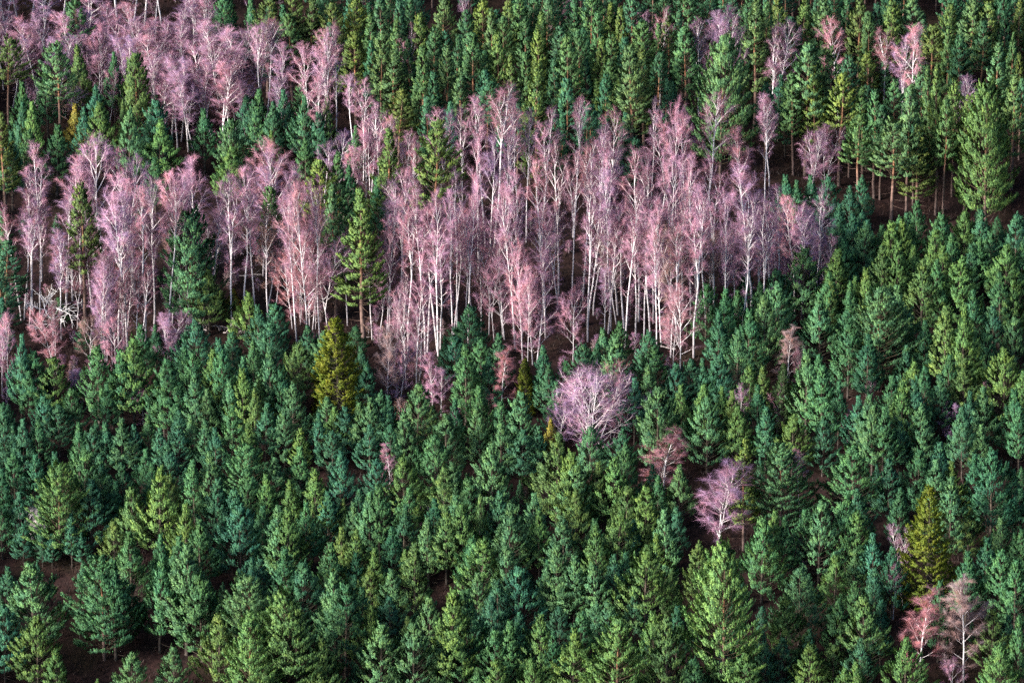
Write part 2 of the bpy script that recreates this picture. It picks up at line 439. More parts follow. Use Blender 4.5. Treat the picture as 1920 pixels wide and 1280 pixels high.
# ---------------------------------------------------------------- ground sheet
def build_ground():
    xs = np.concatenate((np.arange(-1500, -160, 60), np.arange(-160, 161, 2.5), np.arange(180, 1501, 60)))
    ys = np.concatenate((np.arange(-1500, -260, 20), np.arange(-260, 300, 2.5), np.arange(300, 2600, 40)))
    X, Y = np.meshgrid(xs, ys)
    rng = np.random.default_rng(5)
    Z = ground(X, Y)
    V = np.column_stack((X.ravel(), Y.ravel(), Z.ravel()))
    nx, ny = len(xs), len(ys)
    i = (np.arange(ny - 1)[:, None] * nx + np.arange(nx - 1)[None, :]).ravel()
    F = np.stack((i, i + 1, i + nx + 1, i + nx), 1)
    me = bpy.data.meshes.new('hillside'); me.from_pydata(V.tolist(), [], F.tolist())
    me.materials.append(M_GROUND)
    me.polygons.foreach_set('use_smooth', np.ones(len(F), bool))
    o = bpy.data.objects.new('hillside', me); o['kind'] = 'structure'
    COL.objects.link(o)
build_ground()

# ---------------------------------------------------------------- templates
YOUNG, TALL, BROAD, SPRUCE, BIRCH, SPREAD = [], [], [], [], [], []
for i, (H, W, pw) in enumerate(((10, 5.4, 1.1), (10, 4.6, 1.0), (10, 4.0, 1.2), (10, 6.0, .95), (10, 5.0, 1.3), (10, 4.4, .9), (10, 5.6, 1.05), (10, 3.6, 1.1), (10, 4.8, .92), (10, 5.2, 1.25))):
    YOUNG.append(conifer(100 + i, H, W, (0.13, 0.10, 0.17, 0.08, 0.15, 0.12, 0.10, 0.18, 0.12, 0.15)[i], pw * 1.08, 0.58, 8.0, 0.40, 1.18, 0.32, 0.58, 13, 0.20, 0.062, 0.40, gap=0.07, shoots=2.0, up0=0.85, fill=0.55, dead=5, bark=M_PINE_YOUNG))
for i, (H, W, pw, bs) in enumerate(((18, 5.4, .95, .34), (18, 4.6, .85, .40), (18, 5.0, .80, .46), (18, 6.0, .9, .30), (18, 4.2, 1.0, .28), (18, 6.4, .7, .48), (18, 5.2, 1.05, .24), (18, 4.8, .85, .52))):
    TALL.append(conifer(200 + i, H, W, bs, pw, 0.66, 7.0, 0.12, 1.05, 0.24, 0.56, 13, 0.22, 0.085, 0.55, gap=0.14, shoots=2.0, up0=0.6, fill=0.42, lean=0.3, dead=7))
for i, (H, W, pw) in enumerate(((16, 8.5, .72), (16, 7.8, .82), (16, 9.0, .65))):
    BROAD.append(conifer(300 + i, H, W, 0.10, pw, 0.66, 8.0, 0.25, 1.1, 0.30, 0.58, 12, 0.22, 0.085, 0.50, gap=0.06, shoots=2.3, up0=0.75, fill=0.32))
for i, (H, W) in enumerate(((13, 7.2), (14, 6.2))):
    SPRUCE.append(conifer(400 + i, H, W, 0.03, .86, 0.40, 8.5, -0.10, 0.55, 0.20, 0.40, 11, 0.20, 0.075, 0.75, gap=0.06, shoots=1.9, mat=M_SPRUCE, droop=0.35, fill=0.4, bark=M_PINE_YOUNG))
for i, (H, W, cs, fk, st) in enumerate(((20, 4.6, .40, 0, 1), (20, 4.2, .46, 0, 1), (20, 5.0, .42, 1, 1), (20, 4.4, .50, 0, 1), (20, 5.2, .45, 2, 1), (20, 4.8, .36, 0, 1), (20, 4.0, .52, 1, 1), (20, 5.4, .38, 1, 1), (20, 4.6, .44, 0, 2), (20, 4.4, .55, 1, 1))):
    BIRCH.append(birch(500 + i, H, W, cs, fk, st, dens=1.1))
for i, (H, W, cs, fk, st) in enumerate(((13, 7.0, .22, 0, 1), (13, 6.4, .18, 1, 1), (12, 7.6, .16, 0, 2), (12, 6.0, .24, 0, 1), (11, 8.0, .12, 1, 2))):
    SPREAD.append(birch(600 + i, H, W, cs, fk, st, dens=1.5, ang=(56, 18), low=3, trunk_r=0.065, limb=0.6))

FULL = []
for i, (H, W, cs, fk, st) in enumerate(((16, 5.6, .16, 0, 1), (16, 6.2, .20, 1, 1), (16, 5.2, .14, 0, 2), (16, 5.8, .22, 0, 1))):
    FULL.append(birch(700 + i, H, W, cs, fk, st, ang=(46, 15), low=2, trunk_r=0.085, limb=0.8))

DOME = [birch(800, 11, 8.6, .10, 0, 5, dens=0.5, limb=0.6, trunk_r=0.07, ang=(52, 16), low=0)]
FULL.append(birch(710, 16, 5.8, .15, 0, 1, dens=2.2, limb=0.5, trunk_r=0.10, ang=(50, 24), low=2, taper=1.0))

# ---------------------------------------------------------------- what stands where, read off the photograph
# tile origin in the photo; every entry: x y width height colour(+form), in thirds of a photo pixel from that origin
TILES = {'R11': (0, 0), 'R12': (480, 0), 'R13': (960, 0), 'R14': (1440, 0), 'R21': (0, 400), 'R22': (480, 400), 'R23': (960, 400), 'R24': (1440, 400), 'R31': (0, 853), 'R32': (480, 853), 'R33': (960, 853), 'R34': (1440, 853)}
CONIFERS = {
'R31': """5 260 150 330 g,108 220 130 330 b,325 70 250 520 y,470 -10 230 470 g,505 150 200 420 b,610 130 130 340 b,400 340 90 290 b,455 440 80 200 b,290 450 75 190 b,235 430 90 200 b,130 400 100 220 b,730 200 170 400 o,640 385 150 340 o,890 90 250 540 y,958 120 160 430 o,738 440 230 480 g,1045 290 160 430 y,1120 380 160 430 g,1010 480 170 430 g,905 460 120 350 g,890 580 190 540 g,1040 530 270 600 P,1130 690 220 480 g,640 600 260 560 g,190 620 330 520 P,40 640 110 290 b,465 615 80 200 b,205 920 230 430 y,315 1100 140 310 y,740 1120 190 340 P,980 1090 150 330 P,1230 910 200 440 o,1410 700 280 520 P,1350 290 220 470 b,1215 150 180 420 b,1310 200 170 380 b,1385 100 140 380 g,1175 0 150 420 P,1095 40 130 400 g,950 -60 150 400 b,850 60 110 300 g,820 -20 130 350 d,1390 -40 250 450 g,1400 910 260 600 y,1420 600 120 400 b,690 60 140 380 d,560 20 130 350 b,310 0 130 350 b,200 10 150 350 d,80 0 150 350 d,10 90 120 350 d,550 1262 60 160 y,20 860 200 420 b,650 160 110 320 d,1170 720 130 380 d""",
'R32': """100 30 160 380 P,60 130 120 400 y,195 160 130 360 y,245 -30 170 400 g,330 95 180 420 y,475 -10 160 380 b,400 220 130 340 b,680 35 170 350 b,835 25 180 380 y,1010 -100 260 450 g,1110 55 180 420 P,1050 90 180 400 o,1330 -50 240 480 P,1215 140 170 360 g,860 195 130 310 g,695 190 170 470 g,640 220 160 420 P,580 200 110 280 b,545 280 110 340 P,490 260 90 280 o,280 280 130 400 g,320 295 110 350 o,115 310 190 460 P,170 320 170 480 y,40 300 140 400 d,480 420 140 360 o,560 440 160 400 y,410 510 170 400 g,665 535 120 330 y,820 300 150 380 b,910 290 100 240 y,970 370 130 380 P,1070 310 150 420 o,1120 240 150 400 P,1165 300 190 420 y,1260 240 90 400 o,1365 220 140 400 b,1425 290 190 480 P,1270 480 230 440 y,1220 480 150 350 g,1410 520 160 400 P,1245 670 200 380 P,1370 720 190 400 b,900 510 180 480 o,840 540 80 260 y,150 545 190 440 g,255 620 190 420 b,20 600 150 360 b,445 680 200 500 P,500 740 250 520 g,640 640 180 340 o,765 655 190 400 P,755 810 150 350 b,640 860 210 400 y,225 850 300 600 o,370 1030 200 450 o,25 760 140 450 P,30 1000 130 400 y,60 1130 200 350 y,375 1150 190 340 y,710 970 200 460 P,880 960 200 480 P,975 800 150 400 P,1105 775 240 600 y,1185 780 220 560 g,1035 1055 150 350 P,1165 1050 170 350 g,1340 990 170 400 g,1360 1160 150 310 y,1425 950 150 420 g,1245 1200 130 260 g,850 920 110 300 o,1330 810 170 360 b,600 760 130 340 d,1000 260 120 340 d,760 420 130 340 d,560 560 120 320 d""",
'R33': """250 -90 280 520 o,340 0 180 460 y,575 20 220 430 y,370 60 200 430 P,480 50 150 400 o,640 -30 150 400 g,115 230 160 400 P,155 330 130 400 y,360 200 150 360 o,300 380 190 420 P,255 520 200 460 P,350 580 170 420 P,470 380 140 380 g,480 420 160 400 y,640 190 170 380 o,750 195 190 380 y,820 130 120 330 g,945 65 180 360 P,790 60 90 250 b,600 330 180 420 y,680 380 120 330 b,870 330 180 450 P,770 400 100 300 o,810 460 140 350 y,750 520 260 560 y,575 580 130 360 b,475 630 210 380 P,690 770 150 330 b,540 840 130 310 P,480 850 110 280 b,270 870 160 290 b,40 650 200 420 b,10 300 170 400 P,40 890 110 260 b,165 910 210 420 y,380 890 150 350 g,345 985 210 420 y,800 900 150 450 y,880 940 220 500 o,1060 510 160 380 o,1250 990 150 340 g,1320 1120 210 340 y,1020 1150 180 310 g,1130 1170 120 260 o,905 650 110 350 o,20 960 130 380 g,115 1155 170 310 y,430 1230 120 210 y,1420 1000 120 400 b,1410 360 200 480 g,1310 -80 180 620 yT,925 300 110 300 b,200 600 120 360 d,640 560 120 340 d,930 860 130 330 d,230 1000 120 340 d""",
'R34': """490 -40 280 460 g,690 40 150 390 b,950 40 170 380 P,1040 50 140 350 y,1030 150 200 500 P,1130 300 170 340 o,1270 0 230 500 d,850 -10 160 400 d,960 -50 150 400 b,520 200 160 360 b,440 240 190 430 g,510 320 160 370 y,290 280 200 450 P,210 320 150 360 g,20 330 140 450 y,85 360 130 400 g,600 460 170 400 b,380 575 170 360 y,490 540 130 310 P,180 645 260 440 P,110 790 220 450 y,495 720 170 370 g,600 650 120 340 b,400 810 170 370 g,540 800 230 480 o,530 1040 160 340 b,370 1080 130 260 o,240 1080 200 330 y,80 1040 130 310 b,235 990 120 310 d,500 1170 170 300 y,430 1210 110 260 y,780 1040 220 400 y,965 720 150 450 g,1320 360 180 360 P,1430 430 150 350 g,1390 450 80 300 g,1310 550 200 420 g,1400 600 190 450 g,1265 870 170 380 o,1320 1080 220 380 y,1420 930 120 420 g,1350 910 100 310 b,1160 10 140 380 d,1420 200 130 320 d,750 200 130 400 d,700 520 130 420 d,640 830 130 380 d,1120 560 150 420 d,1230 480 140 380 d,1380 100 140 380 d""",
'R21': """20 1080 150 350 d,190 790 170 350 g,165 900 110 280 g,295 820 170 330 y,110 700 110 450 b,550 760 200 430 g,600 970 110 280 g,405 1000 150 310 g,330 1080 170 290 b,245 1040 130 320 b,745 730 210 470 y,680 780 200 420 g,790 640 140 350 g,940 840 180 420 g,920 970 120 300 g,1080 800 150 350 g,1005 960 130 310 g,1100 910 150 380 P,1165 1000 120 310 P,1195 780 150 380 y,1250 790 150 400 g,1230 720 130 350 b,1290 950 120 340 P,1360 890 140 400 y,1405 460 170 320 y,1310 680 150 330 b,1370 820 130 350 b,1420 730 120 340 g,1110 620 200 330 b,1430 1000 100 350 o,1305 1100 170 360 g,1150 1180 100 290 P,1010 1120 90 250 b,830 1150 120 310 g,680 1170 150 340 P,590 1190 120 310 b,755 1200 110 300 b,520 1210 130 300 b,440 1190 100 310 g,1000 1180 140 310 b,1070 1150 110 300 P,130 1170 130 340 b,70 1210 110 300 b,215 1170 110 330 g,1390 1200 110 310 y,1210 1220 100 300 b,900 1220 120 290 b,30 1130 150 350 b,20 150 200 480 bT,10 310 170 480 bT,10 490 130 350 b,330 480 80 160 g,480 600 90 200 b,1170 330 200 360 o,1040 760 110 320 d,870 640 90 260 b""",
'R22': """80 770 170 430 P,70 620 170 350 b,110 520 150 310 b,10 530 110 310 b,290 640 150 310 b,380 670 150 310 P,230 740 200 380 o,620 840 130 310 b,590 760 100 260 b,210 980 150 340 P,20 950 120 300 y,400 1040 140 300 P,440 1100 120 300 y,500 1100 130 300 b,580 1075 130 310 P,640 1050 130 350 P,690 1020 140 350 b,740 1040 120 340 b,900 970 190 420 P,990 1090 110 290 o,840 1130 150 350 P,1070 1140 220 390 P,1250 980 170 340 g,1240 1090 130 310 P,1180 760 150 430 g,1270 720 150 310 g,1200 540 200 340 b,1120 700 140 300 b,1370 690 130 350 b,1380 1070 150 310 g,1260 1160 120 310 P,1380 1170 170 330 P,350 1140 120 310 b,160 1120 130 330 P,250 1220 110 260 y,50 1080 150 350 b,430 1230 120 260 b,640 1200 130 300 b,1060 700 90 260 d,560 640 110 180 d,1310 820 130 330 d,140 900 120 330 d,760 1200 130 300 d,1120 1060 120 320 d""",
'R23': """170 760 110 350 b,210 860 160 310 b,300 840 100 230 g,400 740 150 310 b,510 660 110 290 P,610 620 110 260 g,600 715 220 500 P,800 750 190 380 g,770 680 120 260 b,920 850 130 330 b,1000 830 150 310 b,765 870 140 350 P,1090 410 150 360 g,1190 440 140 400 g,1165 570 130 340 b,1325 310 100 260 P,1280 440 170 340 g,1400 400 100 350 g,1430 480 180 450 P,1270 670 200 400 P,1170 810 150 330 b,1340 860 120 310 y,1410 870 110 300 o,1070 830 120 310 b,1130 840 120 300 d,820 1000 230 490 P,960 980 140 350 y,1080 980 180 400 y,1100 1060 220 400 P,1180 990 110 350 y,1240 1010 130 350 o,1270 1100 180 340 y,1430 1100 130 350 b,40 1020 170 380 P,60 1230 130 300 b,150 1210 120 300 b,440 1210 170 300 P,250 960 130 340 d,690 940 130 360 b,900 1050 130 360 g,1380 980 120 320 d,620 1220 140 300 d,480 740 90 240 d,1330 560 150 400 g""",
'R24': """210 220 200 420 P,50 420 180 400 P,30 330 170 360 b,390 220 180 430 y,430 180 150 350 g,545 80 150 340 P,560 50 110 300 b,700 60 160 400 y,640 80 120 310 g,760 50 130 400 y,810 80 130 350 y,650 200 150 400 o,730 170 160 420 y,820 200 130 350 y,780 10 130 310 b,300 470 210 420 P,320 350 150 400 g,350 400 120 360 o,545 330 150 400 y,490 370 110 310 y,460 400 110 350 g,450 500 140 380 g,630 440 300 560 P,750 420 240 460 P,870 280 190 430 o,950 270 140 330 g,940 100 150 350 y,990 200 140 340 y,970 20 150 340 g,1030 130 130 350 g,1110 10 140 330 y,1190 0 140 350 b,1190 150 130 350 g,1250 120 130 340 g,1140 190 120 320 b,1340 190 200 360 y,1400 20 150 350 b,1430 180 130 350 g,1070 270 190 400 y,970 400 110 310 g,1150 450 150 420 g,1310 350 150 400 g,1385 390 130 360 y,1270 540 130 350 b,1380 600 150 350 P,1010 540 180 500 o,1100 540 160 550 y,1150 620 130 400 o,1220 690 170 350 g,1340 790 240 420 y,1430 900 130 360 y,455 640 170 400 g,220 790 170 500 P,310 870 190 460 g,280 810 130 420 g,820 850 130 340 y,700 930 150 360 g,760 970 160 400 y,820 960 150 400 b,780 750 130 310 b,1110 830 190 410 o,1020 810 140 350 g,970 930 130 360 b,570 1030 170 400 P,510 1040 130 350 b,590 1090 160 400 P,650 1100 160 400 g,870 1100 140 350 P,740 1180 110 300 b,1130 1020 130 400 b,1220 1000 210 400 P,1100 1100 170 400 b,1380 1010 150 400 g,1420 1100 120 360 g,1200 1200 120 310 P,140 1140 180 340 y,310 1170 140 310 b,560 700 140 400 d,880 620 120 380 d,400 960 130 380 d,880 880 130 400 d,480 20 120 320 b,600 500 130 380 o,400 60 130 330 b""",
'R14': """210 -20 170 600 y,330 0 150 600 P,60 -10 180 600 o,510 0 140 600 o,600 20 120 560 b,705 15 150 600 y,800 -20 150 600 P,580 80 110 560 g,220 260 200 720 P,270 350 130 640 y,350 270 170 680 P,410 420 160 620 y,310 230 80 500 g,465 320 130 520 b,570 290 120 480 y,660 340 120 420 b,540 490 130 560 g,610 510 130 600 g,705 450 130 540 g,790 490 160 760 P,700 700 230 560 P,850 700 140 560 o,515 650 150 560 g,930 370 100 640 g,960 365 110 840 y,1050 460 110 640 y,1000 570 120 680 g,1120 540 140 640 o,1385 420 150 640 P,1290 240 150 600 P,1380 190 100 560 g,1150 0 200 600 P,1240 20 170 600 o,920 150 170 560 o,1010 30 110 560 y,1010 150 110 600 g,890 90 110 500 b,1410 0 120 560 o,1430 300 80 520 y,1060 0 120 560 d,530 1010 100 260 bY,100 1000 120 300 bY,240 1000 100 280 bY,340 1010 120 280 bY,160 1030 110 280 bY,60 430 150 360 bY,100 540 120 340 bY,400 1160 120 300 bY,460 1060 110 280 bY,840 1140 120 290 gY,970 1210 110 280 gY,740 1240 120 300 gY,530 1210 120 300 bY,1110 1200 120 300 yY,1190 1190 120 300 bY,1420 1230 120 300 bY,120 100 120 560 d,440 -20 110 560 d,640 600 110 520 d,870 380 120 520 b,1080 200 130 560 d,1340 60 120 560 d,800 300 110 480 d,150 420 120 560 g,1200 130 130 560 d""",
'R13': """40 0 130 560 g,90 110 130 560 g,155 70 110 560 y,160 170 120 580 y,205 0 130 560 P,20 300 100 520 y,135 350 180 900 y,85 300 100 520 g,315 200 150 680 g,390 180 110 600 g,280 150 130 480 b,425 -20 150 560 g,485 70 100 520 g,550 20 110 520 y,615 40 110 560 y,680 -30 140 560 b,495 210 120 600 y,570 200 120 560 g,475 450 130 420 y,540 350 130 500 g,680 260 210 740 P,740 280 150 640 o,740 130 150 560 g,820 130 100 500 g,885 90 100 500 y,960 60 120 500 b,990 160 190 600 g,1370 0 160 720 P,1430 20 120 640 g,1000 -30 180 520 g,1230 -30 160 480 b,1310 -10 120 560 d,690 790 150 300 bY,340 -30 130 560 d,110 -60 130 560 d,550 -60 120 560 d,860 -40 140 520 d,250 330 110 560 d,440 330 110 520 d,620 220 110 560 d,830 300 120 520 d,1110 -40 130 480 d,620 650 130 360 bY,900 480 120 380 bY""",
'R12': """60 -20 170 560 o,205 90 140 500 g,195 -40 150 560 o,310 -20 130 560 o,440 20 150 540 o,555 -10 150 540 y,560 180 180 520 y,665 80 130 560 g,690 -10 110 560 b,690 200 130 620 P,775 290 150 560 P,800 500 180 480 o,815 0 100 560 b,790 100 120 560 g,925 80 120 560 y,940 260 130 640 g,1060 0 150 560 P,1075 260 140 600 P,1160 390 140 540 P,1230 200 150 600 g,1280 0 150 560 y,1320 60 120 560 P,1370 190 120 600 y,1385 100 110 560 g,1420 0 120 560 o,260 430 130 420 g,165 520 130 380 b,270 550 130 400 b,400 560 110 360 o,20 520 120 380 g,280 790 100 300 g,85 750 90 280 y,560 720 80 280 g,740 720 160 680 y,1010 670 250 760 y,945 820 160 480 g,350 910 170 680 y,460 860 150 700 g,440 1040 140 760 P,600 1050 200 900 y,75 1060 130 640 g,690 1020 120 400 g,870 -30 110 560 d,1180 60 120 560 d,1000 160 120 560 d,880 220 110 560 d,750 -60 110 560 d,1130 200 110 560 d,1000 400 110 520 d,380 -60 120 560 d,130 20 120 520 d,520 950 120 380 d,350 600 100 360 b,100 590 110 360 b""",
'R11': """35 230 170 480 o,425 20 170 500 g,320 265 200 560 P,460 270 120 420 o,640 310 100 380 g,770 320 230 500 oB,1260 0 210 420 gB,1410 0 110 420 g,120 480 110 380 g,260 400 120 380 g,180 590 120 380 y,125 590 100 360 b,15 630 130 600 o,420 600 110 300 Y,470 620 100 320 b,560 590 180 380 y,690 580 80 360 o,720 640 150 420 P,890 680 190 380 y,880 580 180 420 b,870 900 140 300 g,1145 630 130 340 g,1305 690 190 400 P,1290 840 150 340 y,1380 550 130 340 b,1430 580 110 340 b,535 500 120 360 b,165 740 140 380 g,310 720 150 380 g,470 1030 170 820 o,20 1190 120 480 g,60 760 110 420 b""",
}
BIRCHES = {
'R11': """90 -430 130 560 v,160 -440 150 560 v,240 -430 130 560 v,330 -320 150 560 v,650 -430 150 560 v,730 -360 160 560 v,800 -420 140 560 v,860 -400 130 560 v,905 -370 140 560 v,1080 -270 170 580 v,1125 -280 130 580 v,1385 -420 140 580 v,140 110 150 420 v,10 80 130 420 v,280 80 160 440 v,310 190 120 420 v,640 100 170 420 v,560 170 150 420 v,740 110 150 440 v,815 140 190 430 vS,545 250 130 380 v,690 190 130 420 v,960 300 150 480 v,1050 390 150 460 v,1010 310 130 480 v,1190 250 170 560 p,1250 330 180 560 p,1290 290 130 550 p,1370 160 150 550 v,1425 130 140 600 v,1380 450 100 360 v,900 470 130 420 v,1080 470 120 380 v,430 480 80 260 v,170 440 90 260 v,610 390 70 300 v,690 330 80 260 v,840 350 80 260 v,580 790 230 900 pF,215 820 110 760 p,165 990 130 760 v,440 860 130 760 v,390 930 120 760 p,345 1050 140 720 p,500 990 110 760 p,750 870 150 820 p,680 900 120 820 v,850 1020 130 820 v,930 1060 130 850 p,1050 960 130 850 p,1010 960 120 850 p,1150 890 170 850 p,1360 970 120 850 p,1290 1010 120 850 v,1425 940 130 850 p,1170 1170 140 520 p,700 1080 150 880 p,650 1110 130 860 v,800 1060 120 880 p,110 1100 120 700 v,220 -200 150 500 v,480 -150 150 480 v,1180 -120 140 480 v,50 -150 140 480 v,1020 130 130 420 v,480 150 120 380 v,380 60 140 440 v,200 120 130 420 v,60 200 120 400 v,880 200 140 440 v,1140 60 150 480 v,1000 30 140 460 v,600 30 140 440 v,780 20 140 440 v,930 120 130 420 v,1330 330 130 460 p,1110 330 140 460 p,990 420 130 420 v,860 300 130 420 v,500 30 130 420 v,410 180 120 400 v,1230 120 140 480 v""",
'R12': """40 130 140 650 p,10 140 100 650 v,130 240 120 560 p,370 140 160 720 p,310 260 140 620 p,440 200 120 700 v,395 200 120 700 p,350 420 120 520 v,110 430 130 420 v,550 430 110 560 p,600 450 110 560 v,690 590 100 560 p,640 600 90 500 v,430 740 120 500 v,380 800 120 460 v,615 740 190 520 pS,520 820 130 460 v,130 800 240 640 p,30 850 150 700 p,210 930 150 620 v,1060 630 140 650 p,1020 640 110 620 v,1160 630 120 650 p,1340 490 190 900 p,1290 560 130 820 p,1400 570 120 820 v,780 650 110 520 p,840 740 110 620 v,880 800 100 620 p,1130 990 130 860 p,1250 780 110 760 p,1265 1010 160 860 pF,1190 1090 130 840 p,280 1040 230 900 rF,350 1060 120 880 p,220 1100 130 860 p,790 960 160 940 p,850 1040 150 950 p,730 1020 140 900 v,950 1080 150 940 p,1020 1080 150 940 p,1100 1080 130 900 p,60 1190 120 640 n,865 150 70 520 v,1190 -30 80 440 v,1310 760 120 760 v,1390 760 120 760 v""",
'R13': """835 50 95 540 r,760 70 90 340 v,1190 65 210 640 vS,1240 80 150 520 v,1060 130 130 620 v,1095 280 80 320 v,30 560 120 700 p,170 620 130 760 p,80 640 100 720 v,345 570 110 760 p,545 640 140 820 p,480 720 120 780 v,790 570 90 560 v,930 590 190 700 pS,1000 650 140 640 p,1090 530 160 720 p,1430 580 110 620 v,1295 740 190 500 pS,840 740 150 520 p,265 810 130 860 r,400 810 150 900 r,530 780 170 900 p,600 870 140 900 p,720 870 170 940 p,800 880 150 940 p,900 890 140 900 p,970 890 140 900 p,1050 900 140 900 r,1150 910 170 900 p,1360 940 190 860 p,1030 1110 170 900 p,1300 1120 150 860 p,60 980 140 920 p,20 1060 130 900 p,430 980 140 940 p,340 850 110 900 r,190 920 130 900 p,640 1060 130 900 p,560 960 120 900 v,820 1140 150 880 p,900 1150 130 860 p,1210 1100 130 860 p,1425 1150 130 800 v,1100 1060 130 880 v""",
'R14': """50 140 160 640 p,15 170 120 620 v,425 120 140 660 p,670 185 130 600 r,800 130 150 700 p,760 200 120 620 v,790 440 90 320 v,870 460 80 280 v,1145 440 120 500 v,1090 470 90 300 v,230 730 120 460 v,15 540 110 560 p,60 1080 170 680 p,280 1070 130 680 p,20 1150 130 640 p,160 1110 150 660 p,200 1160 170 640 p""",
'R21': """420 90 200 560 pF,330 110 150 600 v,690 100 160 600 pF,590 250 170 600 pF,560 310 150 560 pF,620 230 150 620 pF,150 20 130 620 p,210 -20 140 620 v,25 570 160 470 p,5 640 90 400 p,310 540 210 370 rS,500 590 150 330 nS,640 600 150 350 pS,940 550 200 320 pS,440 880 140 210 vS,760 300 130 520 r,700 330 130 480 r,960 60 130 560 v""",
'R22': """55 50 150 500 n,100 110 140 460 p,300 -20 190 680 pF,400 100 230 570 pF,240 60 160 560 rF,200 250 150 400 r,740 90 150 650 pF,690 260 120 450 p,650 270 100 440 v,850 -60 160 720 p,960 -50 150 830 p,1030 -20 180 800 p,900 370 200 630 pF,840 390 180 600 rF,740 660 170 430 nS,990 800 150 330 vS,1110 60 120 620 p,1210 -40 160 590 p,1180 60 120 500 v,1310 -20 130 700 p,1400 60 220 640 pF,1340 100 150 620 rF,510 100 100 530 n,330 250 150 400 r,1040 880 120 260 vS,800 760 150 320 vS""",
'R23': """20 -40 150 800 p,60 180 150 680 pF,90 300 180 560 pF,190 20 120 680 v,260 -50 150 560 v,425 -40 160 670 p,460 0 130 570 v,540 60 150 610 p,590 130 150 490 n,640 -40 150 740 p,750 20 170 690 p,785 -20 150 720 p,700 50 130 640 p,845 180 150 570 v,950 70 200 680 n,1010 -30 180 620 p,910 450 120 420 rF,1120 90 150 520 n,1200 160 120 420 v,1260 90 150 480 p,1330 40 140 560 p,1380 80 140 500 p,350 890 220 400 vS,250 1050 200 300 vS,565 840 160 440 r,600 950 140 360 vS,1290 970 110 260 vS,520 300 100 420 v,1060 120 140 500 n""",
'R24': """110 -10 230 420 pS,40 30 200 420 pS,180 50 180 420 pS,300 110 130 420 v,260 60 130 420 v,170 740 90 240 r,55 1000 90 260 vS,570 930 60 150 v,450 1110 110 220 vS,1010 1070 100 230 vS,1065 1060 70 220 v,1240 950 80 200 v""",
'R33': """820 -30 150 240 nS""",
'R34': """770 410 130 440 v,190 -20 100 420 r,710 600 100 330 v,1040 1150 130 260 vS""",
'R32': """960 290 110 180 vS,1260 250 60 200 r""",
}
